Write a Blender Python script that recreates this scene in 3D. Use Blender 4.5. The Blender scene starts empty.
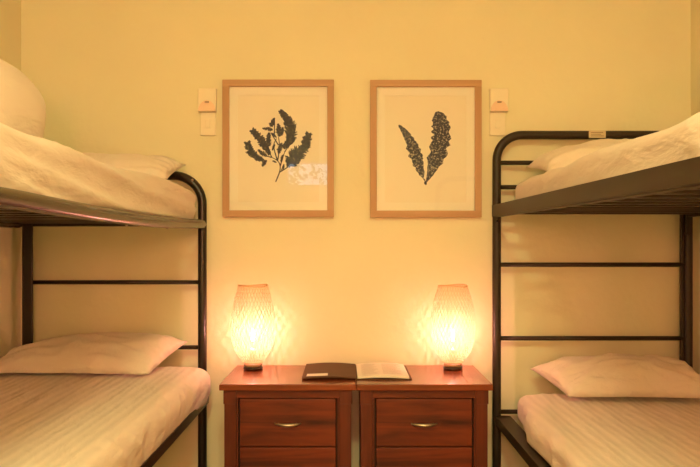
import bpy, bmesh, math, random
from mathutils import Vector, Matrix, noise
R = math.radians
PI = math.pi
sc = bpy.context.scene
C = sc.collection

# ---------------------------------------------------------------- camera, world, light, exposure
F_PX = 712.0
CZ = 1.117
cam_d = bpy.data.cameras.new('camera')
cam = bpy.data.objects.new('camera', cam_d)
C.objects.link(cam)
cam.location = (0, 0, CZ)
cam.rotation_euler = (R(90), 0, 0)
cam_d.sensor_width = 36.0
cam_d.sensor_fit = 'HORIZONTAL'
cam_d.lens = 36.0 * F_PX / 700.0
cam_d.shift_y = 9.5 / 700.0   # the horizon lies a little below the middle of the frame
cam_d.clip_start = 0.02
sc.camera = cam

sc.view_settings.view_transform = 'Standard'
sc.view_settings.look = 'None'
sc.view_settings.gamma = 1.0
sc.view_settings.use_curve_mapping = False
sc.view_settings.exposure = 0.0
sc.display_settings.display_device = 'sRGB'

W = bpy.data.worlds.new('daylight')
sc.world = W
W.use_nodes = True
bg = W.node_tree.nodes['Background']
bg.inputs[0].default_value = (0.62, 0.78, 1.0, 1)
bg.inputs[1].default_value = 7.0

CEIL_E = 118       # strength of the added ceiling fill
FILL_GLOBE_E = 202  # strength of the added fill globe behind the viewer
FIL_E = 860      # bedside bulb strength

# ---------------------------------------------------------------- helpers
def mat(name, color, rough=0.5, metal=0.0, spec=0.5, noise_amt=0.0, noise_scale=8.0, bump=0.0, bump_scale=60.0, emit=None, emit_s=0.0, sheen=0.0):
    m = bpy.data.materials.new(name)
    m.use_nodes = True
    nt = m.node_tree
    b = nt.nodes['Principled BSDF']
    b.inputs['Base Color'].default_value = (*color, 1)
    b.inputs['Roughness'].default_value = rough
    b.inputs['Metallic'].default_value = metal
    b.inputs['Specular IOR Level'].default_value = spec
    if sheen: b.inputs['Sheen Weight'].default_value = sheen
    tc = nt.nodes.new('ShaderNodeTexCoord')
    if noise_amt:
        n = nt.nodes.new('ShaderNodeTexNoise'); n.inputs['Scale'].default_value = noise_scale; n.inputs['Detail'].default_value = 5
        nt.links.new(tc.outputs['Object'], n.inputs['Vector'])
        r = nt.nodes.new('ShaderNodeValToRGB')
        r.color_ramp.elements[0].position = 0.3; r.color_ramp.elements[1].position = 0.7
        r.color_ramp.elements[0].color = (*[c * (1 - noise_amt) for c in color], 1)
        r.color_ramp.elements[1].color = (*[min(1, c * (1 + noise_amt)) for c in color], 1)
        nt.links.new(n.outputs['Fac'], r.inputs['Fac']); nt.links.new(r.outputs['Color'], b.inputs['Base Color'])
    if bump:
        n = nt.nodes.new('ShaderNodeTexNoise'); n.inputs['Scale'].default_value = bump_scale; n.inputs['Detail'].default_value = 4
        nt.links.new(tc.outputs['Object'], n.inputs['Vector'])
        bp = nt.nodes.new('ShaderNodeBump'); bp.inputs['Strength'].default_value = bump; bp.inputs['Distance'].default_value = 0.01
        nt.links.new(n.outputs['Fac'], bp.inputs['Height']); nt.links.new(bp.outputs['Normal'], b.inputs['Normal'])
    if emit:
        b.inputs['Emission Color'].default_value = (*emit, 1); b.inputs['Emission Strength'].default_value = emit_s
    return m

def fabric_mat(name, color, stripes=0.0, stripe_w=0.02):
    """white cotton: fine weave, soft creases; stripes = woven sateen stripe running along the bed"""
    m = mat(name, color, 0.75, spec=0.25, sheen=0.15)
    nt = m.node_tree; b = nt.nodes['Principled BSDF']
    tc = nt.nodes.new('ShaderNodeTexCoord')
    n = nt.nodes.new('ShaderNodeTexNoise'); n.inputs['Scale'].default_value = 9; n.inputs['Detail'].default_value = 5; n.inputs['Distortion'].default_value = 0.35
    mp = nt.nodes.new('ShaderNodeMapping'); mp.inputs['Scale'].default_value = (1.3, 0.6, 1.6)
    nt.links.new(tc.outputs['Object'], mp.inputs['Vector']); nt.links.new(mp.outputs['Vector'], n.inputs['Vector'])
    bp = nt.nodes.new('ShaderNodeBump'); bp.inputs['Strength'].default_value = 0.75; bp.inputs['Distance'].default_value = 0.02
    nt.links.new(n.outputs['Fac'], bp.inputs['Height'])
    last = bp
    if stripes:
        w = nt.nodes.new('ShaderNodeTexWave'); w.wave_type = 'BANDS'; w.bands_direction = 'X'
        w.inputs['Scale'].default_value = 0.314 / stripe_w; w.inputs['Distortion'].default_value = 0.6; w.inputs['Detail'].default_value = 1; w.inputs['Detail Scale'].default_value = 0.3
        nt.links.new(tc.outputs['Object'], w.inputs['Vector'])
        mx = nt.nodes.new('ShaderNodeMix'); mx.data_type = 'RGBA'
        mx.inputs[6].default_value = (*[c * (1 - stripes) for c in color], 1); mx.inputs[7].default_value = (*color, 1)
        nt.links.new(w.outputs['Fac'], mx.inputs[0]); nt.links.new(mx.outputs[2], b.inputs['Base Color'])
        b2 = nt.nodes.new('ShaderNodeBump'); b2.inputs['Strength'].default_value = 0.3; b2.inputs['Distance'].default_value = 0.004
        nt.links.new(w.outputs['Fac'], b2.inputs['Height']); nt.links.new(bp.outputs['Normal'], b2.inputs['Normal'])
        last = b2
    nt.links.new(last.outputs['Normal'], b.inputs['Normal'])
    return m

def wood_mat(name, c1, c2, axis='X', rough=0.3, scale=1.0, knots=True, spec=0.5):
    m = mat(name, c1, rough, spec=spec)
    nt = m.node_tree; b = nt.nodes['Principled BSDF']
    tc = nt.nodes.new('ShaderNodeTexCoord'); mp = nt.nodes.new('ShaderNodeMapping')
    s = {'X': (1.2, 9, 14), 'Y': (9, 1.2, 14), 'Z': (14, 9, 1.2)}[axis]
    mp.inputs['Scale'].default_value = tuple(v * scale for v in s)
    n = nt.nodes.new('ShaderNodeTexNoise'); n.inputs['Scale'].default_value = 1.6; n.inputs['Detail'].default_value = 7; n.inputs['Distortion'].default_value = 0.9
    nt.links.new(tc.outputs['Object'], mp.inputs['Vector']); nt.links.new(mp.outputs['Vector'], n.inputs['Vector'])
    r = nt.nodes.new('ShaderNodeValToRGB')
    e = r.color_ramp.elements
    e[0].position = 0.32; e[0].color = (*c2, 1); e[1].position = 0.66; e[1].color = (*c1, 1)
    nt.links.new(n.outputs['Fac'], r.inputs['Fac'])
    out = r.outputs['Color']
    if knots:
        v = nt.nodes.new('ShaderNodeTexVoronoi'); v.inputs['Scale'].default_value = 5.5
        nt.links.new(tc.outputs['Object'], v.inputs['Vector'])
        kr = nt.nodes.new('ShaderNodeValToRGB')
        kr.color_ramp.elements[0].position = 0.03; kr.color_ramp.elements[0].color = (0.25, 0.2, 0.18, 1)
        kr.color_ramp.elements[1].position = 0.12; kr.color_ramp.elements[1].color = (1, 1, 1, 1)
        nt.links.new(v.outputs['Distance'], kr.inputs['Fac'])
        mx = nt.nodes.new('ShaderNodeMix'); mx.data_type = 'RGBA'; mx.blend_type = 'MULTIPLY'; mx.inputs[0].default_value = 0.7
        nt.links.new(out, mx.inputs[6]); nt.links.new(kr.outputs['Color'], mx.inputs[7]); out = mx.outputs[2]
    nt.links.new(out, b.inputs['Base Color'])
    bp = nt.nodes.new('ShaderNodeBump'); bp.inputs['Strength'].default_value = 0.12; bp.inputs['Distance'].default_value = 0.003
    nt.links.new(n.outputs['Fac'], bp.inputs['Height']); nt.links.new(bp.outputs['Normal'], b.inputs['Normal'])
    return m

def link(name, bm, m, parent=None, smooth=False, loc=None):
    bmesh.ops.recalc_face_normals(bm, faces=bm.faces)
    me = bpy.data.meshes.new(name); bm.to_mesh(me); bm.free()
    if smooth:
        for p in me.polygons: p.use_smooth = True
    for mm in (m if isinstance(m, (list, tuple)) else [m]): me.materials.append(mm)
    o = bpy.data.objects.new(name, me); C.objects.link(o)
    if parent: o.parent = parent
    if loc: o.location = loc
    return o

def tag(o, label, cat, group=None, kind=None):
    if label: o['label'] = label
    if cat: o['category'] = cat
    if group: o['group'] = group
    if kind: o['kind'] = kind
    return o

def thing(name, label, cat, loc=(0, 0, 0), group=None, rz=0):
    o = bpy.data.objects.new(name, None); C.objects.link(o)
    o.location = loc; o.rotation_euler = (0, 0, rz); o.empty_display_size = 0.05
    return tag(o, label, cat, group)

def struct(name, bm, m, smooth=False):
    o = link(name, bm, m, None, smooth); o['kind'] = 'structure'; return o

def box(bm, x0, x1, y0, y1, z0, z1, bev=0.0, seg=2):
    t = bmesh.new()
    vs = [t.verts.new((x, y, z)) for x in (x0, x1) for y in (y0, y1) for z in (z0, z1)]
    for f in ((0, 1, 3, 2), (4, 6, 7, 5), (0, 4, 5, 1), (2, 3, 7, 6), (0, 2, 6, 4), (1, 5, 7, 3)): t.faces.new([vs[i] for i in f])
    if bev: bmesh.ops.bevel(t, geom=list(t.edges), offset=bev, segments=seg, profile=0.5, affect='EDGES')
    me = bpy.data.meshes.new('tmp'); t.to_mesh(me); t.free(); bm.from_mesh(me); bpy.data.meshes.remove(me)
    return bm

def nb(*a, **k): return box(bmesh.new(), *a, **k)

def tube(bm, pts, r, n=10, ry=None, closed=False, caps=True):
    pts = [Vector(p) for p in pts]
    N = len(pts); rings = []
    prev = None
    for i, p in enumerate(pts):
        if closed: d = pts[(i + 1) % N] - pts[i - 1]
        elif i == 0: d = pts[1] - p
        elif i == N - 1: d = p - pts[i - 1]
        else: d = pts[i + 1] - pts[i - 1]
        d.normalize()
        if prev is None:
            up = Vector((0, 0, 1)) if abs(d.z) < 0.9 else Vector((0, 1, 0))
            u = d.cross(up).normalized()
        else:
            u = (prev - d * prev.dot(d)).normalized()
        prev = u; v = d.cross(u)
        rr = r[i] if isinstance(r, (list, tuple)) else r
        rv = ry if ry else rr
        rings.append([bm.verts.new(p + u * math.cos(a) * rr + v * math.sin(a) * rv) for a in [2 * PI * k / n for k in range(n)]])
    for i in range(N if closed else N - 1):
        A, B = rings[i], rings[(i + 1) % N]
        for k in range(n): bm.faces.new((A[k], A[(k + 1) % n], B[(k + 1) % n], B[k]))
    if caps and not closed:
        bm.faces.new(rings[0]); bm.faces.new(rings[-1])
    return bm

def lathe(bm, prof, n=40, cx=0, cy=0, cap=True):
    rings = [[bm.verts.new((cx + r * math.cos(2 * PI * k / n), cy + r * math.sin(2 * PI * k / n), z)) for k in range(n)] for r, z in prof]
    for A, B in zip(rings, rings[1:]):
        for k in range(n): bm.faces.new((A[k], A[(k + 1) % n], B[(k + 1) % n], B[k]))
    if cap: bm.faces.new(rings[0]); bm.faces.new(rings[-1])
    return bm

def sphere(bm, c, r, n=12):
    bmesh.ops.create_uvsphere(bm, u_segments=n, v_segments=n // 2 + 1, radius=r, matrix=Matrix.Translation(c)); return bm

def nz(x, y, z=0.0): return noise.noise(Vector((x, y, z)))

# ---------------------------------------------------------------- materials
M_wall = mat('wall_paint', (0.82, 0.765, 0.53), 0.6, spec=0.3, noise_amt=0.025, noise_scale=2.5, bump=0.5, bump_scale=9)
M_ceil = mat('ceiling_paint', (0.88, 0.86, 0.76), 0.8)
M_floor = wood_mat('floor_boards', (0.35, 0.2, 0.1), (0.24, 0.13, 0.06), 'Y', 0.4)
M_trim = mat('trim_paint', (0.85, 0.82, 0.72), 0.4)
M_black = mat('black_bed_enamel', (0.017, 0.011, 0.008), 0.28, spec=0.45)
M_bronze = mat('brown_bed_enamel', (0.032, 0.021, 0.012), 0.45, spec=0.35)
M_glossrail = mat('glossy_dark_rail', (0.035, 0.02, 0.010), 0.24, spec=0.6)
M_sheet = fabric_mat('plain_white_cotton', (0.78, 0.66, 0.57))
M_stripe = fabric_mat('striped_white_cotton', (0.84, 0.72, 0.62), 0.08, 0.031)
M_pillow = fabric_mat('pillowcase_cotton', (0.82, 0.71, 0.61))
M_matt = mat('mattress_ticking', (0.75, 0.7, 0.62), 0.85)
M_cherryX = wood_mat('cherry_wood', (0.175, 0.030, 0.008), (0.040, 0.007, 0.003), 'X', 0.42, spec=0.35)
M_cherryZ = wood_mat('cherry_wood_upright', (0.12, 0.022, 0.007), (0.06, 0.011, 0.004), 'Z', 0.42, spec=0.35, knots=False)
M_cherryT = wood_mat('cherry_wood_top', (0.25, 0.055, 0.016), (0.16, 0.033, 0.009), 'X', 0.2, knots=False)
M_gap = mat('drawer_shadow_gap', (0.03, 0.012, 0.006), 0.8)
M_brass = mat('pewter_brass', (0.50, 0.43, 0.33), 0.42, metal=1.0)
M_oak = wood_mat('light_oak', (0.52, 0.31, 0.16), (0.44, 0.25, 0.12), 'Z', 0.5, knots=False)
M_oakX = wood_mat('light_oak_across', (0.52, 0.31, 0.16), (0.44, 0.25, 0.12), 'X', 0.5, knots=False)
M_mat = mat('mat_board', (0.86, 0.82, 0.72), 0.9)
M_paper = mat('print_paper', (0.84, 0.78, 0.66), 0.9, noise_amt=0.01, noise_scale=20)
M_plate = mat('cream_plastic', (0.86, 0.78, 0.6), 0.35)
M_pink = mat('pinkish_plastic', (0.86, 0.62, 0.46), 0.35)
M_slot = mat('dark_slot', (0.12, 0.06, 0.03), 0.6)
M_cover = mat('dark_leatherette', (0.10, 0.045, 0.022), 0.6, spec=0.25, bump=0.3, bump_scale=200)
M_page = mat('page_paper', (0.86, 0.8, 0.68), 0.85)
M_ink = mat('grey_print', (0.45, 0.38, 0.28), 0.9)
M_cane = mat('bamboo_cane', (0.80, 0.62, 0.38), 0.5)
M_stone = mat('lamp_base_stone', (0.42, 0.26, 0.15), 0.35)
M_stoned = mat('lamp_base_dark', (0.05, 0.025, 0.018), 0.3)
M_sticker = mat('sticker_foil', (0.62, 0.52, 0.36), 0.35, metal=0.4)
M_foliage = mat('tree_leaves', (0.10, 0.2, 0.05), 0.6)
M_bark = mat('tree_bark', (0.16, 0.1, 0.06), 0.9)
# cane strands let light through a little
nt = M_cane.node_tree; b = nt.nodes['Principled BSDF']
tr = nt.nodes.new('ShaderNodeBsdfTranslucent'); tr.inputs[0].default_value = (0.95, 0.72, 0.4, 1)
mx = nt.nodes.new('ShaderNodeMixShader'); mx.inputs[0].default_value = 0.40
nt.links.new(b.outputs[0], mx.inputs[1]); nt.links.new(tr.outputs[0], mx.inputs[2]); nt.links.new(mx.outputs[0], nt.nodes['Material Output'].inputs[0])

def glass_mat(name):
    m = bpy.data.materials.new(name); m.use_nodes = True; nt = m.node_tree
    nt.nodes.remove(nt.nodes['Principled BSDF'])
    t = nt.nodes.new('ShaderNodeBsdfTransparent'); g = nt.nodes.new('ShaderNodeBsdfGlossy'); g.inputs['Roughness'].default_value = 0.0
    f = nt.nodes.new('ShaderNodeFresnel'); f.inputs[0].default_value = 1.5
    ge = nt.nodes.new('ShaderNodeNewGeometry'); mr = nt.nodes.new('ShaderNodeMapRange')
    mr.inputs[3].default_value = 1.5; mr.inputs[4].default_value = 1.001
    nt.links.new(ge.outputs['Backfacing'], mr.inputs[0]); nt.links.new(mr.outputs[0], f.inputs[0])
    x = nt.nodes.new('ShaderNodeMixShader')
    nt.links.new(f.outputs[0], x.inputs[0]); nt.links.new(t.outputs[0], x.inputs[1]); nt.links.new(g.outputs[0], x.inputs[2])
    nt.links.new(x.outputs[0], nt.nodes['Material Output'].inputs[0])
    return m
M_glass = glass_mat('clear_glass')

# ---------------------------------------------------------------- room
X0, X1, Y0, Y1, ZC = -1.40, 1.45, -1.3, 3.03, 2.62
struct('floor', nb(X0 - .1, X1 + .1, Y0 - .1, Y1 + .1, -.1, 0), M_floor)
struct('ceiling', nb(X0 - .1, X1 + .1, Y0 - .1, Y1 + .1, ZC, ZC + .1), M_ceil)
struct('wall_front', nb(X0 - .1, X1 + .1, Y1, Y1 + .1, 0, ZC), M_wall)
struct('wall_left', nb(X0 - .1, X0, Y0, Y1, 0, ZC), M_wall)
struct('wall_right', nb(X1, X1 + .1, Y0, Y1, 0, ZC), M_wall)
# wall behind the viewer with a small window to the garden (seen as a reflection in the picture glass)
WX0, WX1, WZ0, WZ1 = -0.66, -0.20, 1.69, 1.96
bm = bmesh.new()
box(bm, X0 - .1, WX0, Y0 - .1, Y0, 0, ZC); box(bm, WX1, X1 + .1, Y0 - .1, Y0, 0, ZC)
box(bm, WX0, WX1, Y0 - .1, Y0, 0, WZ0); box(bm, WX0, WX1, Y0 - .1, Y0, WZ1, ZC)
struct('wall_back', bm, M_wall)
bm = bmesh.new()
w = .025
box(bm, WX0, WX0 + w, Y0 - .08, Y0 + .008, WZ0, WZ1); box(bm, WX1 - w, WX1, Y0 - .08, Y0 + .008, WZ0, WZ1)
box(bm, WX0 + w, WX1 - w, Y0 - .08, Y0 + .008, WZ0, WZ0 + w); box(bm, WX0 + w, WX1 - w, Y0 - .08, Y0 + .008, WZ1 - w, WZ1)
wf = struct('window_1', bm, M_trim)
p = link('pane', nb(WX0 + w, WX1 - w, Y0 - .05, Y0 - .046, WZ0 + w, WZ1 - w), M_glass, wf)
for nm, a in (('baseboard_front', (X0, X1, Y1 - .015, Y1, 0, .09)), ('baseboard_left', (X0, X0 + .015, Y0, Y1 - .015, 0, .09)), ('baseboard_right', (X1 - .015, X1, Y0, Y1 - .015, 0, .09))):
    struct(nm, nb(*a, bev=.003), M_trim)

# added ceiling disc, out of view, that supplies the general room light
cl = thing('added_ceiling_fill', 'round glowing fill light added on the unseen ceiling', 'added fill light', (0.0, -0.2, ZC))
link('rim', lathe(bmesh.new(), [(0.24, 0), (0.245, -.03), (0.23, -.04), (0.222, -.03), (0.222, -.001)], 48), M_trim, cl, True)
M_diff = mat('lit_diffuser', (0.9, 0.85, 0.75), 0.5, emit=(0.97, 1.0, 0.45), emit_s=CEIL_E)
link('diffuser', lathe(bmesh.new(), [(0.221, -.003), (0.22, -.03), (0.18, -.055), (0.10, -.07), (0.02, -.074)], 48), M_diff, cl, True)

# added glowing globe behind the viewer, brightens the space under the bunk decks
sl = thing('added_fill_globe', 'round glowing fill globe added on the unseen wall opposite the bedheads', 'wall lamp', (0.0, Y0, 1.35))
link('backplate', tube(bmesh.new(), [(0, .001, 0), (0, .03, 0)], .10, 32), M_trim, sl)
bm = sphere(bmesh.new(), (0, .11, 0), .10, 32)
link('globe', bm, mat('fill_globe_glow', (0.9, 0.85, 0.75), 0.5, emit=(1.0, 0.345, 0.19), emit_s=FILL_GLOBE_E), sl, True)

# ---------------------------------------------------------------- bunk beds
def arch(xa, xb, y, ztop, rad, z0=0.0):
    s = 1 if xb > xa else -1
    pts = [(xa, y, z0), (xa, y, z0 + .3), (xa, y, ztop - rad)]
    for k in range(1, 12):
        a = PI / 2 * k / 12
        pts.append((xa + s * rad * (1 - math.cos(a)), y, ztop - rad + rad * math.sin(a)))
    pts.append((xa + s * rad, y, ztop)); pts.append((xb - s * rad, y, ztop))
    for k in range(1, 12):
        a = PI / 2 * k / 12
        pts.append((xb - s * rad + s * rad * math.sin(a), y, ztop - rad + rad * math.cos(a)))
    pts += [(xb, y, ztop - rad), (xb, y, z0 + .3), (xb, y, z0)]
    return pts

YH, YF = 2.975, 1.02     # head and foot frames of both bunks

def rail_angle(x, s, za, zb, y0, y1, drop=0.0, t=0.004, w=0.03):
    """angle iron: upright web on the aisle side, flange turned under the bed. s=+1: flange towards +x"""
    bm = bmesh.new(); n = 10
    def row(px, z):
        return [bm.verts.new((px, y0 + (y1 - y0) * i / n, z - drop * (y1 - (y0 + (y1 - y0) * i / n)))) for i in range(n + 1)]
    prof = [(x, za), (x, zb), (x + s * w, zb), (x + s * w, zb - t), (x + s * t, zb - t), (x + s * t, za)] if w > 0 else None
    rows = [row(*q) for q in prof]
    for i in range(len(rows)):
        A, B = rows[i], rows[(i + 1) % len(rows)]
        for k in range(n): bm.faces.new((A[k], A[k + 1], B[k + 1], B[k]))
    bm.faces.new([r[0] for r in rows]); bm.faces.new([r[-1] for r in rows])
    return bm

# right-hand bunk: square shoulders, brown enamel, angle-iron rails
RX0, RX1 = 0.613, 1.412
rb = thing('bunk_bed', 'dark brown metal bunk bed beside the right nightstand, with foil sticker on its top bar', 'bunk bed', (1.01, 2.0, 0))
def child(name, bm, m, root, smooth=False, label=None):
    o = link(name, bm, m, root, smooth); o.location = tuple(-c for c in root.location)
    if label: o['label'] = label
    return o
child('head_frame', tube(bmesh.new(), arch(RX0, RX1, YH, 1.568, .105), .018, 14), M_bronze, rb, True)
child('foot_frame', tube(bmesh.new(), arch(RX0, RX1, YF, 1.568, .105), .018, 14), M_bronze, rb, True)
for z in (1.452, 1.35, 1.0265, .719, .412):
    child('head_bar', tube(bmesh.new(), [(RX0, YH, z), (RX1, YH, z)], .0095, 10), M_bronze, rb, True)
for z in (1.0265, .719, .412):
    child('foot_bar', tube(bmesh.new(), [(RX0, YF, z), (RX1, YF, z)], .0095, 10), M_bronze, rb, True)
child('inner_upright', nb(RX1 - .032, RX1 - .019, YH - .008, YH + .008, .4, 1.25, .001), M_bronze, rb)
# end beams of the upper deck
for y in (YH - .012, YF + .012):
    bm = bmesh.new(); box(bm, RX0, RX1, y - .012, y + .012, 1.247, 1.275, .002); box(bm, RX0, RX1, y - .02, y + .02, 1.241, 1.245)
    child('deck_beam', bm, M_bronze, rb)
child('side_rail', rail_angle(RX0 - .019, -1 * -1, 1.275, 1.229, YF - .02, YH + .005, drop=0.006), M_bronze, rb)
child('side_rail', rail_angle(RX1 + .016, -1, 1.275, 1.229, YF - .02, YH + .005, drop=0.0), M_bronze, rb)
child('side_rail', rail_angle(RX0 - .008, 1, .362, .3995, YF, YH - .018, w=.06), M_bronze, rb)
child('side_rail', rail_angle(RX1 + .01, -1, .362, .3995, YF, YH - .018, w=.032), M_bronze, rb)
for k in range(13):
    y = YF + .09 + k * (YH - YF - .18) / 12
    child('deck_slat', nb(RX0 + .012, RX1 - .012, y - .022, y + .022, 1.2335, 1.2415, .001), M_bronze, rb)
    child('deck_slat', nb(RX0 + .088, RX1 - .0, y - .022, y + .022, .386, .394, .001), M_bronze, rb)
for z in (1.215, 1.205):
    pass
child('bolt', sphere(bmesh.new(), (RX0 - .002, YH - .018, 1.208), .006), M_black, rb, True)
child('bolt', sphere(bmesh.new(), (RX0 - .002, YH - .018, .385), .006), M_black, rb, True)
# corner bracket under the far post
child('bracket', nb(RX1 - .022, RX1 + .006, YH - .03, YH - .018, 1.15, 1.235, .002), M_bronze, rb)
st = child('sticker', nb(.992, 1.062, YH - .0195, YH - .0175, 1.553, 1.584, .0005), M_sticker, rb, label='small silver foil sticker')
bm = bmesh.new()
for i, (a, c) in enumerate(((1.0, 1.05), (1.0, 1.042), (1.0, 1.054))): box(bm, a, c, YH - .0201, YH - .0194, 1.5745 - i * .007, 1.5765 - i * .007)
o = link('sticker_print', bm, M_slot, st)

# left-hand bunk: lower round-shouldered, black gloss enamel, rounded rails
LX0, LX1 = -0.617, -1.350
lb = thing('bunk_bed', 'glossy black metal bunk bed beside the left nightstand, with rounded tube rail', 'bunk bed', (-.98, 2.0, 0))
child('head_frame', tube(bmesh.new(), arch(LX0, LX1, YH, 1.399, .12), .0185, 14), M_black, lb, True)
child('foot_frame', tube(bmesh.new(), arch(LX0, LX1, YF, 1.399, .12), .0185, 14), M_black, lb, True)
for z in (.953, .681):
    child('head_bar', tube(bmesh.new(), [(LX0, YH, z), (LX1, YH, z)], .009, 10), M_black, lb, True)
for z in (.953, .681):
    child('foot_bar', tube(bmesh.new(), [(LX0, YF, z), (LX1, YF, z)], .009, 10), M_black, lb, True)
child('inner_upright', nb(LX1 + .0, LX1 + .035, YH - .03, YH - .019, .45, 1.2, .001), M_black, lb)
for y in (YH - .012, YF + .012):
    child('deck_beam', nb(LX1, LX0, y - .012, y + .012, 1.186, 1.208, .002), M_black, lb)
def round_rail(x, zc, sag, rz):
    pts = []; rs = []
    y1, y0 = YH - .012, YF - .03
    n = 28
    for i in range(n + 1):
        t = i / n; y = y1 + (y0 - y1) * t
        pts.append((x, y, zc - sag * math.sin(PI * min(1, t * 1.15)) ))
        e = min(1, (t * (y1 - y0)) / .025, ((1 - t) * (y1 - y0)) / .02 + .3)
        rs.append(max(.25, math.sin(e * PI / 2)))
    bm = bmesh.new(); rings = []
    for p, s in zip(pts, rs):
        ring = []
        for k in range(16):
            a = 2 * PI * k / 16
            cx = abs(math.cos(a)) ** 1.0 * (1 if math.cos(a) > 0 else -1); sz = abs(math.sin(a)) ** 1.0 * (1 if math.sin(a) > 0 else -1)
            ring.append(bm.verts.new((p[0] + cx * .016 * s, p[1], p[2] + sz * rz * s)))
        rings.append(ring)
    for A, B in zip(rings, rings[1:]):
        for k in range(16): bm.faces.new((A[k], A[(k + 1) % 16], B[(k + 1) % 16], B[k]))
    bm.faces.new(rings[0]); bm.faces.new(rings[-1])
    return bm
child('side_rail', round_rail(LX0 + .016, 1.1955, .012, .0185), M_glossrail, lb, True)
child('side_rail', round_rail(LX1 - .0, 1.1955, .0, .018), M_glossrail, lb, True)
child('side_rail', rail_angle(LX0 + .03, -1, .487, .453, YF, YH - .012, w=.034), M_black, lb)
child('side_rail', rail_angle(LX1 - .02, 1, .487, .453, YF, YH - .018, w=.034), M_black, lb)
for k in range(13):
    y = YF + .09 + k * (YH - YF - .18) / 12
    child('deck_slat', nb(LX1 + .012, LX0 - .004, y - .022, y + .022, 1.197, 1.205, .001), M_black, lb)
    child('deck_slat', nb(LX1 + .012, LX0 + .02, y - .022, y + .022, .454, .462, .001), M_black, lb)
child('bolt', sphere(bmesh.new(), (LX0 - .038, YH - .018, 1.378), .006), M_brass, lb, True)
for y in (2.42, 1.98):
    child('bolt', sphere(bmesh.new(), (LX0 - .004, y, 1.168), .0045), M_brass, lb, True)

# ---------------------------------------------------------------- bedding
def rounded_cap(x0, x1, y0, y1, z0, z1, r, disp, nx=60, ny=170, nzn=12, taper=0.0, bottom=False):
    """cloth draped over a mattress: rounded block, open underneath"""
    bm = bmesh.new()
    cache = {}
    def P(i, j, k):
        key = (i, j, k)
        if key in cache: return cache[key]
        x = x0 + (x1 - x0) * i / nx; y = y0 + (y1 - y0) * j / ny; z = z0 + (z1 - z0) * k / nzn
        q = Vector((min(max(x, x0 + r), x1 - r), min(max(y, y0 + r), y1 - r), min(z, z1 - r)))
        d = Vector((x, y, z)) - q
        if d.length > 1e-6: p = q + d.normalized() * r * (1 if True else 1)
        else: p = Vector((x, y, z))
        if z < z1 - r and d.length > 1e-6:
            pass
        if taper:
            f = (z1 - p.z) / (z1 - z0)
            s = 1 if p.x > (x0 + x1) / 2 else -1
            if min(abs(p.x - x0), abs(p.x - x1)) < r * 1.2: p.x -= s * taper * f * f
        p += disp(p)
        cache[key] = bm.verts.new(p); return cache[key]
    def quad(a, b, c, d): bm.faces.new((P(*a), P(*b), P(*c), P(*d)))
    for i in range(nx):
        for j in range(ny): quad((i, j, nzn), (i + 1, j, nzn), (i + 1, j + 1, nzn), (i, j + 1, nzn))
    for i in range(nx):
        for k in range(nzn):
            quad((i, 0, k), (i + 1, 0, k), (i + 1, 0, k + 1), (i, 0, k + 1)); quad((i, ny, k), (i + 1, ny, k), (i + 1, ny, k + 1), (i, ny, k + 1))
    for j in range(ny):
        for k in range(nzn):
            quad((0, j, k), (0, j + 1, k), (0, j + 1, k + 1), (0, j, k + 1)); quad((nx, j, k), (nx, j + 1, k), (nx, j + 1, k + 1), (nx, j, k + 1))
    return bm

def finish_cloth(o, t=.005):
    s = o.modifiers.new('solid', 'SOLIDIFY'); s.thickness = t; s.offset = -1
    return o

def ridge(v): return (1 - abs(v)) ** 2

def disp_upper_right(p):
    n = nz(p.x * 2.4, p.y * 1.2, 2.0) * .010
    u = p.x * 8 + p.y * 2.6 - p.z * 3
    f = (ridge(nz(u, p.y * .5, 4.0) * 1.3) - .5) * .018      # long pulled folds
    far = max(0, min(1, (2.75 - p.y) / .8))
    edge = math.exp(-((p.x - .68) / .10) ** 2)
    return Vector((-(f + n) * edge * .5 - .012 * far * edge, 0, (f * .8 + n) * (.4 + .6 * far)))
def disp_upper_left(p):
    n = nz(p.x * 3, p.y * 1.4, 12.0) * .012
    u = p.z * 14 - p.x * 4 + p.y * 1.5
    f = ridge(nz(u, p.y * .8, 24.0) * 1.5) * .020
    edge = math.exp(-((p.x + .63) / .16) ** 2)
    return Vector(((f + n) * edge * .8, 0, (f * .5 + n) - .006 * edge))
def disp_low_left(p):
    n = nz(p.x * 3, p.y * 1.3, 31.0) * .010
    f = ridge(nz(p.x * 13 + p.y * .8, p.y * .9, 35.0) * 1.5) * .006
    side = math.exp(-((p.x + .56) / .07) ** 2)
    w = ridge(nz(p.y * 9, p.z * 6, 37.0) * 1.5) * .010
    corner = math.exp(-((p.y - 2.86) / .09) ** 2) * side
    tuck = -.030 * side * (1 - math.exp(-((p.y - 2.9) / .16) ** 2))
    return Vector(((n + w - .004) * side + .018 * corner + tuck * .35, 0, n + f))
def disp_low_right(p):
    n = nz(p.x * 3, p.y * 1.3, 51.0) * .008
    u = p.x * 3.0 + p.y * 1.8
    f = ridge(nz(p.x * 11 - p.y * .8, p.y * .9, 55.0) * 1.6) * .007
    side = math.exp(-((p.x - .64) / .07) ** 2)
    w = ridge(nz(p.y * 8, p.z * 6, 57.0) * 1.5) * .010
    lean = max(0, min(1, (2.84 - p.y) / .35)); lean = lean * lean * (3 - 2 * lean)
    return Vector((-(n + w - .004) * side - .045 * lean * max(0, min(1, (1.0 - p.x) / .3)), 0, n + f))

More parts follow.
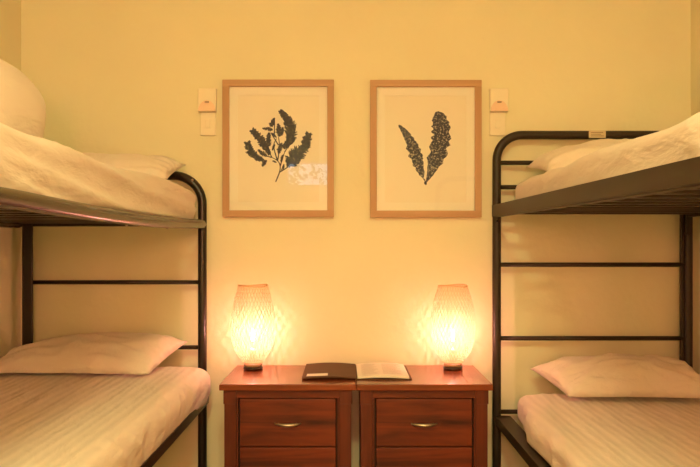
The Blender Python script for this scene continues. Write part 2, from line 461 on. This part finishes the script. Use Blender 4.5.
def mattress(x0, x1, z0, z1, label):
    o = link('mattress', nb(x0, x1, YF + .05, YH - .07, z0, z1, .03, 4), M_matt, None, True)
    return tag(o, label, 'mattress', 'foam mattresses on the bunks')
mattress(.69, 1.38, 1.2425, 1.345, 'foam mattress under plain white bedding on upper bunk at right')
mattress(-1.33, -.68, 1.206, 1.295, 'foam mattress under plain white bedding on upper bunk at left')
mattress(.69, 1.38, .409, .49, 'foam mattress under striped cover on lower bunk at right')
mattress(-1.33, -.63, .463, .58, 'foam mattress under striped cover on lower bunk at left')

g = 'white bedding covers'
o = finish_cloth(link('duvet', rounded_cap(.672, 1.405, YF + .03, 2.935, 1.250, 1.368, .036, disp_upper_right), M_sheet, None, True))
tag(o, 'rumpled plain white duvet on the right upper bunk, level with the picture frames', 'duvet', g)
o = finish_cloth(link('duvet', rounded_cap(-1.365, -.637, YF + .03, 2.925, 1.207, 1.338, .036, disp_upper_left), M_sheet, None, True))
tag(o, 'plain white duvet draped over edge of the left upper bunk', 'duvet', g)
o = finish_cloth(link('bed_cover', rounded_cap(.676, 1.405, YF + .03, 2.90, .412, .508, .045, disp_low_right, taper=.0), M_stripe, None, True))
tag(o, 'cream striped bed cover on the right lower bunk, creased towards the aisle', 'bed cover', g)
o = finish_cloth(link('bed_cover', rounded_cap(-1.37, -.572, YF + .03, 2.90, .466, .617, .06, disp_low_left, taper=.02), M_stripe, None, True))
tag(o, 'cream striped bed cover on the left lower bunk, bulging past the black post', 'bed cover', g)

def pillow(corners, T, B, seed, conc=.05, n=40, lean=0.0):
    """soft pillow from four seam corners FL, FR, BR, BL; T, B: swelling above and below the seam"""
    FL, FR, BR, BL = [Vector(c) for c in corners]
    up = ((FR - FL).cross(BL - FL)).normalized()
    bm = bmesh.new()
    cen = (FL + FR + BR + BL) / 4
    def base(u, v):
        return FL * (1 - u) * (1 - v) + FR * u * (1 - v) + BR * u * v + BL * (1 - u) * v
    grids = []
    for side in (1, -1):
        gr = []
        for i in range(n + 1):
            row = []
            for j in range(n + 1):
                if side == -1 and (i in (0, n) or j in (0, n)): row.append(grids[0][i][j]); continue
                u, v = i / n, j / n
                a, c = 2 * u - 1, 2 * v - 1
                p = base(u, v)
                # concave seams
                ka = conc * (1 - c * c) * a * abs(a); kc = conc * (1 - a * a) * c * abs(c)
                p -= (base(1, .5) - base(0, .5)) * ka * .5 + (base(.5, 1) - base(.5, 0)) * kc * 1.0
                prof = ((1 - abs(a) ** 2.3) * (1 - abs(c) ** 2.2)); prof = max(0, prof) ** .58
                h = (T if side == 1 else -B) * prof
                w = ridge(nz(a * 2.2 + seed, c * 2.5, seed * 1.7) * 1.5) * .016 * min(1, prof * 2)
                # creases that run in from the ends
                e = (abs(a) ** 3) * ridge(nz(c * 5 + seed, a * 1.2, seed) * 1.8) * .020 * min(1, prof * 2.5)
                p = p + up * (h + (w + e) * (1 if side == 1 else .3) + nz(a * 1.5, c * 1.5, seed + 3) * .008 * prof)
                row.append(bm.verts.new(p))
            gr.append(row)
        grids.append(gr)
        for i in range(n):
            for j in range(n):
                f = (gr[i][j], gr[i + 1][j], gr[i + 1][j + 1], gr[i][j + 1])
                bm.faces.new(f if side == 1 else f[::-1])
    return bm

gp = 'white pillows on the bunks'
o = link('pillow', pillow([(.83, 2.70, .532), (1.385, 2.67, .532), (1.385, 2.93, .60), (.740, 2.935, .600)], .100, .015, 3.1, .03), M_pillow, None, True)
tag(o, 'white pillow on the right lower bunk against dark bars, thin corner towards the lamp', 'pillow', gp)
o = link('pillow', pillow([(-1.36, 2.64, .634), (-.745, 2.63, .630), (-.665, 2.93, .712), (-1.36, 2.93, .645)], .085, .012, 8.2, .03), M_pillow, None, True)
tag(o, 'white pillow on the left lower bunk, end seam upturned near black post', 'pillow', gp)
o = link('pillow', pillow([(.72, 2.60, 1.378), (1.38, 2.58, 1.39), (1.38, 2.93, 1.44), (.722, 2.93, 1.43)], .095, .015, 5.5, .03), M_pillow, None, True)
tag(o, 'white pillow on the right upper bunk below the foil sticker, partly covered by duvet', 'pillow', gp)
o = link('pillow', pillow([(-1.34, 2.56, 1.352), (-.672, 2.62, 1.352), (-.672, 2.92, 1.437), (-1.36, 2.93, 1.40)], .065, .012, 1.4, .03), M_pillow, None, True)
tag(o, 'white pillow on the left upper bunk, corner resting before the bent tube', 'pillow', gp)

# folded spare duvet on the left upper bunk
bm = bmesh.new()
bmesh.ops.create_uvsphere(bm, u_segments=48, v_segments=32, radius=1)
for v in bm.verts:
    c = v.co; s = [math.copysign(abs(t) ** .72, t) for t in c]
    x = s[0] * .24; y = s[1] * .25; z = s[2] * .165
    z += .02 * (-c.x) + ridge(nz(c.x * 1.5, c.y * 1.5 + c.z, 71) * 1.5) * .012
    x += nz(c.y * 2, c.z * 2, 73) * .01
    v.co = (-1.15 + x, 2.03 + y, 1.496 + z)
o = link('folded_duvet', bm, M_pillow, None, True)
tag(o, 'plump rounded white duvet bundle on the left upper bunk at picture edge', 'folded duvet')

# ---------------------------------------------------------------- nightstands
NF, NBK = 2.615, 3.01
def make_nightstand(xc, label):
    t = thing('nightstand', label, 'nightstand', (xc, 2.81, 0), 'cherry wood nightstands')
    def ch(name, bm, m, parent=None, smooth=False):
        o = link(name, bm, m, parent or t, smooth)
        if parent is None: o.location = (0, -2.81, 0)
        return o
    hw = .2495
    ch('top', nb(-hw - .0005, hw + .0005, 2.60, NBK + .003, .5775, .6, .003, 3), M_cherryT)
    s = .2335
    # carcass: side panels, back, bottom
    ch('side_panel', nb(-s, -s + .016, NF + .03, NBK - .03, .08, .577), M_cherryZ)
    ch('side_panel', nb(s - .016, s, NF + .03, NBK - .03, .08, .577), M_cherryZ)
    ch('back_panel', nb(-s + .02, s - .02, NBK - .02, NBK - .008, .08, .577), M_cherryX)
    for sx in (-1, 1):
        for (ya, yb) in ((NF, NF + .045), (NBK - .045, NBK)):
            bm = bmesh.new(); x0, x1 = sorted((sx * (s + .003), sx * (s - .044)))
            box(bm, x0, x1, ya, yb, .525, .577, .0015)
            x0, x1 = sorted((sx * s, sx * (s - .044)))
            box(bm, x0, x1, ya + .002, yb - .002, .03, .525, .0015)
            x0, x1 = sorted((sx * (s - .002), sx * (s - .040)))
            box(bm, x0, x1, ya + .004, yb - .004, 0, .03)
            # groove strip beside the drawers
            x0, x1 = sorted((sx * (s - .045), sx * (s - .051)))
            if ya == NF: box(bm, x0, x1, ya + .004, ya + .02, .08, .545)
            ch('leg', bm, M_cherryZ)
    ch('top_rail', nb(-s + .044, s - .044, NF + .003, NF + .03, .546, .577, .001), M_cherryX)
    ch('bottom_rail', nb(-s + .044, s - .044, NF + .003, NF + .03, .08, .125, .001), M_cherryX)
    ch('inner_panel', nb(-s + .03, s - .03, NF + .032, NF + .04, .1, .56), M_gap)
    for i, (za, zb) in enumerate(((.368, .543), (.189, .3645), (.129, .186))):
        if i == 2: 
            ch('bottom_rail', nb(-.180, .180, NF + .006, NF + .028, za, zb, .001), M_cherryX); continue
        d = ch('drawer', nb(-.1765, .1765, NF + .004, NF + .026, za, zb, .0025, 3), M_cherryX)
        zc = (za + zb) / 2 + (-.003 if i == 0 else 0)
        bm = bmesh.new(); pts = []; rs = []
        for k in range(17):
            q = k / 16; a = 2 * q - 1
            pts.append((a * .0475, NF + .004 - .002 - .017 * (1 - a * a) ** .8, zc - .002 + .003 * a * a)); rs.append(.0022 + .0048 * (1 - a * a))
        tube(bm, pts, rs, 10)
        for a in (-.034, .034): tube(bm, [(a, NF + .006, zc), (a, NF - .007, zc)], .0028, 8)
        ch('handle', bm, M_brass, d, True)['label'] = 'bow shaped pewter handle'
    return t
make_nightstand(-.2288, 'reddish cherry wood nightstand at left, nearer the black bunk bed')
make_nightstand(.2727, 'reddish cherry wood nightstand at right, nearer the brown bunk bed')

# ---------------------------------------------------------------- lamps
def shade_r(t):
    # t 0 bottom .. 1 top
    pts = [(0, .038), (.06, .056), (.15, .075), (.3, .0885), (.45, .0920), (.6, .0900), (.75, .083), (.88, .0725), (1, .0575)]
    for (a, ra), (c, rc) in zip(pts, pts[1:]):
        if t <= c:
            f = (t - a) / (c - a); f = f if False else f
            return ra + (rc - ra) * f
    return pts[-1][1]
def smooth_r(t):
    return sum(shade_r(min(1, max(0, t + d))) for d in (-.06, -.03, 0, .03, .06)) / 5
def make_lamp(x, y, label, rz=0.0):
    t = thing('table_lamp', label, 'table lamp', (x, y, .6), 'woven bedside lamps', rz)
    bm = lathe(bmesh.new(), [(.030, 0), (.0385, .002), (.0395, .008), (.037, .0125)], 36); link('base', bm, M_stoned, t, True)
    bm = lathe(bmesh.new(), [(.033, .0125), (.0375, .016), (.0375, .022), (.034, .026), (.012, .027)], 36)
    link('base_ring', bm, M_stone, t, True)['label'] = 'pale stone ring of the lamp base'
    z0, H = .029, .313
    bm = bmesh.new(); NS = 36
    for fam in (1, -1):
        for s in range(NS):
            ph = 2 * PI * s / NS; prev = None
            for k in range(31):
                q = k / 30; a = ph + fam * q * 1.55
                r = smooth_r(q) + fam * .0006; wv = .0014 / r
                zz = z0 + H * q + (.003 * math.sin(2 * a + .6) if q > .95 else 0)
                pr = (bm.verts.new((r * math.cos(a - wv), r * math.sin(a - wv), zz)), bm.verts.new((r * math.cos(a + wv), r * math.sin(a + wv), zz)))
                if prev: bm.faces.new((prev[0], prev[1], pr[1], pr[0]))
                prev = pr
    link('woven_shade', bm, M_cane, t, True)
    for nm, zz, rr in (('top_rim', z0 + H, .0575), ('bottom_rim', z0 + .003, .041)):
        bm = bmesh.new()
        tube(bm, [((rr) * math.cos(2 * PI * k / 40), (rr) * math.sin(2 * PI * k / 40), zz + (.003 * math.sin(4 * PI * k / 40 + .6) if nm == 'top_rim' else 0)) for k in range(40)], .0028, 8, closed=True)
        link(nm, bm, M_cane, t, True)
    link('socket', lathe(bmesh.new(), [(.012, .026), (.014, .03), (.014, .075), (.010, .085)], 20), M_trim, t, True)
    bulb = link('bulb', lathe(bmesh.new(), [(.010, .086), (.013, .10), (.021, .122), (.024, .140), (.021, .157), (.012, .168), (.002, .171)], 24), M_glass, t, True)
    M = bpy.data.materials.get('glowing_filament') or mat('glowing_filament', (1, .9, .7), .4, emit=(1.0, .38, .32), emit_s=FIL_E)
    link('filament', tube(bmesh.new(), [(0, 0, .118), (0, 0, .160)], .0042, 8), M, bulb, True)
    return t
make_lamp(-.397, 2.915, 'glowing woven cane lamp on the nightstand near the black bunk')
make_lamp(.421, 2.915, 'glowing woven cane lamp on the nightstand near the brown bunk', .3)

# ---------------------------------------------------------------- open folder
fo = thing('open_folder', 'open dark folder with white pages lying across both nightstands', 'folder', (.02, 2.83, .601))
def sheet_quad(bm, pts, t, wave=0.0, n=14):
    """thin slab over a quad FL FR BR BL"""
    FL, FR, BR, BL = [Vector(p) for p in pts]
    for zoff in (0, t):
        pass
    gr = []
    for zo in (0, t):
        g2 = []
        for i in range(n + 1):
            u = i / n
            row = []
            for v in (0, .33, .66, 1):
                p = FL * (1 - u) * (1 - v) + FR * u * (1 - v) + BR * u * v + BL * (1 - u) * v
                row.append(bm.verts.new((p.x, p.y, p.z + zo + wave * math.sin(PI * u) * (1 if zo else .6))))
            g2.append(row)
        gr.append(g2)
    A, B = gr
    for i in range(n):
        for j in range(3):
            bm.faces.new((A[i][j], A[i + 1][j], A[i + 1][j + 1], A[i][j + 1])); bm.faces.new((B[i][j], B[i + 1][j], B[i + 1][j + 1], B[i][j + 1]))
        bm.faces.new((A[i][0], A[i + 1][0], B[i + 1][0], B[i][0])); bm.faces.new((A[i][3], A[i + 1][3], B[i + 1][3], B[i][3]))
    for i in (0, n):
        for j in range(3): bm.faces.new((A[i][j], A[i][j + 1], B[i][j + 1], B[i][j]))
    return bm
base = Vector((.02, 2.83, .601))
def fp(name, pts, t, m, wave=0, parent=None, label=None):
    o = link(name, sheet_quad(bmesh.new(), pts, t, wave), m, parent or fo)
    if parent is None: o.location = -base
    if label: o['label'] = label
    return o
lc = fp('front_cover', [(-.182, 2.685, .6045), (.026, 2.688, .6045), (.023, 2.985, .606), (-.183, 2.985, .606)], .004, M_cover, .006)
fp('back_cover', [(.028, 2.688, .6005), (.235, 2.688, .6005), (.232, 2.985, .6005), (.025, 2.985, .6005)], .003, M_cover)
fp('spine', [(.020, 2.688, .6005), (.034, 2.688, .6005), (.031, 2.985, .6005), (.017, 2.985, .6005)], .004, M_cover)
fp('page_stack', [(.029, 2.692, .604), (.224, 2.692, .604), (.222, 2.98, .604), (.026, 2.98, .604)], .007, M_page, .006, label='white pages')
fp('label', [(-.165, 2.694, .6125), (-.085, 2.694, .6155), (-.085, 2.742, .6155), (-.165, 2.742, .6125)], .0006, M_page, .0, label='small white paper label')
bm = bmesh.new()
random.seed(4)
for i in range(16):
    yy = 2.725 + i * .0145
    for (xa, xb) in ((.045, .115), (.128, .205)):
        xe = xb - random.random() * .025
        n = 6; 
        pts = []
        z = lambda x: .6115 + .006 * math.sin(PI * (x - .028) / .196) + .0004
        vs = [[bm.verts.new((xa + (xe - xa) * k / n, yy + dy, z(xa + (xe - xa) * k / n))) for k in range(n + 1)] for dy in (0, .003)]
        for k in range(n): bm.faces.new((vs[0][k], vs[0][k + 1], vs[1][k + 1], vs[1][k]))
o = link('printed_lines', bm, M_ink, fo); o.location = -base

# ---------------------------------------------------------------- pictures
def make_frame(xc, zc, label):
    hw, hh, fw, d = .2355, .290, .028, .026
    t = thing('picture_frame', label, 'picture', (xc, Y1, zc), 'seaweed prints above the nightstands')
    a, b2 = -d, -.001
    for sx in (-1, 1):
        x0, x1 = sorted((sx * hw, sx * (hw - fw))); link('frame_side', nb(x0, x1, a, b2, -hh + fw, hh - fw, .0012), M_oak, t)
    for sz in (-1, 1):
        z0, z1 = sorted((sz * hh, sz * (hh - fw))); link('frame_side', nb(-hw, hw, a, b2, z0, z1, .0012), M_oakX, t)
    # window mat with bevelled opening over the print sheet
    mw = .035
    bm = bmesh.new(); X, Z = hw - fw, hh - fw
    for (q) in ((-X, -X + mw, -Z, Z), (X - mw, X, -Z, Z), (-X + mw, X - mw, -Z, -Z + mw), (-X + mw, X - mw, Z - mw, Z)): box(bm, q[0], q[1], -.0115, -.008, q[2], q[3])
    link('mat_board', bm, M_mat, t)
    link('print_sheet', nb(-X, X, -.0078, -.005, -Z, Z), M_paper, t)
    link('glass', nb(-X + .0005, X - .0005, -.019, -.0175, -Z + .0005, Z - .0005), M_glass, t)
    return t
fl = make_frame(-.3035, 1.517, 'oak framed print of dark branching seaweed above the left nightstand')
fr = make_frame(.3205, 1.5155, 'oak framed print of two dark feathery fronds above the right nightstand')

def ink_mat(name, speck, sc_):
    m = mat(name, (.010, .014, .06), .8)
    nt = m.node_tree; b = nt.nodes['Principled BSDF']
    tc = nt.nodes.new('ShaderNodeTexCoord'); n = nt.nodes.new('ShaderNodeTexNoise'); n.inputs['Scale'].default_value = sc_; n.inputs['Detail'].default_value = 3
    nt.links.new(tc.outputs['Object'], n.inputs['Vector'])
    r = nt.nodes.new('ShaderNodeValToRGB'); e = r.color_ramp.elements
    e[0].position = .52; e[0].color = (.008, .012, .055, 1); e[1].position = .66; e[1].color = tuple([.018 + speck * c for c in (.55, .5, .42)]) + (1,)
    nt.links.new(n.outputs['Fac'], r.inputs['Fac']); nt.links.new(r.outputs['Color'], b.inputs['Base Color'])
    return m
M_ink1 = ink_mat('seaweed_ink', .16, 160)
M_ink2 = ink_mat('frond_ink', .75, 150)

YI = -.0080
def px2l(px, py, fx, fz):   # a point on the wall plane in the frame's own metres
    s = F_PX / (Y1 - .008)
    return ((px - 350) / s - fx, CZ + (243 - py) / s - fz)
def blade(bm, pts, widths, seed, rag=.25, n=26, k=0):
    """ragged flat blade along a bent midrib, pts/widths in local metres"""
    P = [Vector((p[0], 0, p[1])) for p in pts]
    def at(t):
        t *= len(P) - 1; i = min(int(t), len(P) - 2); f = t - i
        def cr(a, b, c, d): return .5 * ((2 * b) + (-a + c) * f + (2 * a - 5 * b + 4 * c - d) * f * f + (-a + 3 * b - 3 * c + d) * f ** 3)
        g = lambda j: P[max(0, min(len(P) - 1, j))]
        return cr(g(i - 1), g(i), g(i + 1), g(i + 2))
    def wd(t):
        t *= len(widths) - 1; i = min(int(t), len(widths) - 2); f = t - i; return widths[i] * (1 - f) + widths[i + 1] * f
    L, Rr = [], []
    y = YI - .0003 - k * .00008
    for i in range(n + 1):
        t = i / n; p = at(t); d = (at(min(1, t + .01)) - at(max(0, t - .01))).normalized(); q = Vector((d.z, 0, -d.x))
        w = wd(t)
        wl = w * (1 + rag * nz(t * 26 + seed, seed * 3.1) * 2); wr = w * (1 + rag * nz(t * 26 + seed, seed * 7.7 + 9) * 2)
        L.append(bm.verts.new((p.x - q.x * wl, y, p.z - q.z * wl))); Rr.append(bm.verts.new((p.x + q.x * wr, y, p.z + q.z * wr)))
    for i in range(n): bm.faces.new((L[i], L[i + 1], Rr[i + 1], Rr[i]))

# left print: coordinates from the photograph's zoom (240..320 x 100..190, 5.19 px per px)
bm = bmesh.new()
def L(zx, zy): return px2l(240 + zx / 5.19, 100 + zy / 5.19, -.3035, 1.517)
s = 1 / 5.19 / 235.0
stems = [[(185, 425), (205, 375), (208, 340), (195, 315), (165, 298)], [(208, 345), (222, 300), (232, 270)], [(205, 375), (245, 350), (262, 330)], [(165, 298), (130, 290)], [(165, 298), (150, 265)],
         [(195, 318), (175, 240), (190, 200)], [(195, 315), (205, 250), (200, 190)], [(232, 270), (250, 240)], [(200, 235), (160, 170)], [(215, 365), (225, 340)], [(178, 180), (180, 95)]]
k = 0
for st_ in stems:
    blade(bm, [L(*q) for q in st_], [3.2 * s, 2.6 * s, 1.8 * s], k * 1.3, .1, 14, k % 3); k += 1
fronds = [([(130, 318), (85, 296), (50, 262), (38, 218)], [6, 20, 20, 17, 5]), ([(155, 285), (130, 238), (100, 195), (62, 155)], [8, 20, 19, 14, 5]),
          ([(262, 340), (300, 290), (340, 235), (358, 172)], [22, 32, 24, 14, 5]), ([(240, 250), (265, 190), (262, 130), (235, 85), (208, 55)], [12, 30, 28, 17, 9, 8]),
          ([(250, 350), (262, 300), (300, 262)], [8, 28, 24, 10]), ([(152, 240), (148, 205), (152, 168)], [5, 15, 14, 4]), ([(205, 190), (202, 155), (197, 122)], [5, 16, 13, 4]),
          ([(215, 185), (220, 160), (222, 140)], [4, 9, 8, 3]), ([(170, 155), (145, 150), (115, 147)], [3, 11, 8, 2]), ([(168, 140), (166, 120), (180, 92)], [3, 14, 9, 3]),
          ([(190, 195), (175, 182), (162, 172)], [2, 8, 3]), ([(200, 280), (208, 250), (218, 222)], [3, 13, 11, 3]), ([(168, 262), (174, 245), (180, 230)], [3, 7, 3]),
          ([(115, 345), (125, 328), (138, 312)], [4, 12, 4]), ([(140, 292), (115, 275), (92, 258)], [3, 13, 9, 3]), ([(212, 320), (218, 300), (224, 285)], [3, 8, 3]), ([(190, 325), (180, 320), (168, 316)], [1, 5, 2]),
          ([(225, 360), (226, 345), (228, 332)], [2, 6, 2]), ([(320, 270), (335, 215), (325, 190)], [6, 9, 3]), ([(270, 160), (285, 140), (292, 138)], [6, 9, 3]), ([(235, 255), (228, 240), (236, 222)], [4, 10, 4])]
random.seed(12)
for f, w in fronds:
    pts = [L(*q) for q in f]; big = max(w) > 16
    blade(bm, pts, [v * s * (.62 if big else .95) for v in w], k * 2.1, .5, 34, k % 5); k += 1
    if big:     # small rounded leaflets crowding both sides
        P = [Vector((q[0], q[1])) for q in pts]; ln = sum((P[i + 1] - P[i]).length for i in range(len(P) - 1)); n = int(ln / (5.0 * s))
        for m in range(n):
            t = (m + .5) / n * (len(P) - 1); i = min(int(t), len(P) - 2); fr_ = t - i
            c = P[i].lerp(P[i + 1], fr_); d = (P[i + 1] - P[i]).normalized(); wq = (w[i] * (1 - fr_) + w[i + 1] * fr_) * s
            for sd in (-1, 1):
                o_ = Vector((d.y, -d.x)) * sd; tip = c + o_ * wq * random.uniform(.75, 1.25) + d * wq * random.uniform(.2, .7); b0 = c + o_ * wq * .2
                blade(bm, [tuple(b0), tuple((b0 + tip) / 2), tuple(tip)], [2.6 * s, 4.6 * s * random.uniform(.7, 1.1), 1.8 * s], random.random() * 50, .3, 6, (m + k) % 7)
o = link('seaweed_drawing', bm, M_ink1, fl)
o['label'] = 'dark blue seaweed silhouette'
# right print: two feathery fronds
bm = bmesh.new()
def Rp(zx, zy): return px2l(385 + zx / 5.19, 100 + zy / 5.19, .3205, 1.5155)
def ragged(pts, widths, seed, k):
    blade(bm, [Rp(*q) for q in pts], [v * s for v in widths], seed, .22, 46, k)
ragged([(198, 405), (178, 345), (150, 260), (115, 185), (72, 130)], [3, 18, 30, 32, 24, 15, 4], 3.0, 0)
ragged([(215, 425), (240, 370), (272, 280), (290, 190), (285, 110), (270, 60)], [3, 14, 36, 44, 46, 45, 36, 8], 6.0, 1)
for q in ([(190, 395), (205, 415), (212, 435)], [(235, 390), (222, 412), (210, 435)]): blade(bm, [Rp(*z) for z in q], [3 * s, 3.5 * s, 3 * s], 1.0, .2, 8, 2)
blade(bm, [Rp(*z) for z in [(205, 425), (210, 432), (214, 440)]], [3 * s, 7 * s, 3 * s], 1.5, .2, 8, 3)
o = link('frond_drawing', bm, M_ink2, fr); o['label'] = 'two dark blue speckled fronds'

# ---------------------------------------------------------------- wall fittings
def fitting(xu, xl, label_u, label_l, flip):
    s = 235.0
    zt = lambda py: CZ + (243 - py) / s
    t = thing('wall_light_switch', label_u, 'switch', (xu, Y1, zt(101)))
    link('housing', nb(-.0385, .0385, -.024, -.001, -.05, .05, .003, 3), M_plate, t)
    # rounded hood on the lower half
    bm = bmesh.new(); n = 16; top = [];
    pts = [(-.036, -.05), (.036, -.05)] + [(.036 * math.cos(PI * k / n) * (1 if k not in (0, n) else 1), -.048 + .046 * math.sin(PI * k / n)) for k in range(0, n + 1)]
    f = [bm.verts.new((x, -.033 + .008 * (z + .05) / .05, z)) for x, z in pts[2:]]
    bk = [bm.verts.new((x * 1.02, -.0235, z)) for x, z in pts[2:]]
    bm.faces.new(f); bm.faces.new(bk[::-1])
    for k in range(len(f)): bm.faces.new((f[k], f[(k + 1) % len(f)], bk[(k + 1) % len(f)], bk[k]))
    h = link('hood', bm, M_pink, t); h['label'] = 'rounded pinkish hood'
    link('slot', nb(-.009, .009, -.029, -.0245, -.012, -.007, .001), M_slot, h)
    l = thing('wall_socket_plate', label_l, 'wall plate', (xl, Y1, zt(124.3)))
    link('plate', nb(-.0325, .0325, -.011, -.001, -.049, .049, .002, 3), M_plate, l)
    link('rocker', nb(-.011, .011, -.014, -.0105, -.018, .018, .001), M_plate, l)
fitting(-.604, -.602, 'cream hooded switch unit on wall left of the branching seaweed print', 'plain cream wall plate under the hooded unit beside branching seaweed print', False)
fitting(.6305, .626, 'cream hooded switch unit on wall right of the two-frond print', 'plain cream wall plate under the hooded unit above the brown bunk bend', True)

# ---------------------------------------------------------------- tree outside the small window (reflected in the picture glass)
tr_ = thing('garden_tree', 'leafy garden tree outside the small window, seen as a reflection', 'tree', (-.6, -3.6, 0))
bm = bmesh.new(); tube(bm, [(0, 0, 0), (.03, 0, 1.0), (0, .02, 1.9)], [.06, .05, .03], 10); link('trunk', bm, M_bark, tr_, True)
bm = bmesh.new(); random.seed(9)
for i in range(330):
    c = Vector((random.gauss(0, .42), random.gauss(0, .3), 1.95 + random.gauss(0, .28)))
    a = Vector((random.uniform(-1, 1), random.uniform(-1, 1), random.uniform(-1, 1))).normalized() * .05
    b3 = a.cross(Vector((random.random(), random.random(), random.random()))).normalized() * .022
    vs = [bm.verts.new(c + a), bm.verts.new(c + b3), bm.verts.new(c - a), bm.verts.new(c - b3)]
    bm.faces.new(vs)
link('foliage', bm, M_foliage, tr_)
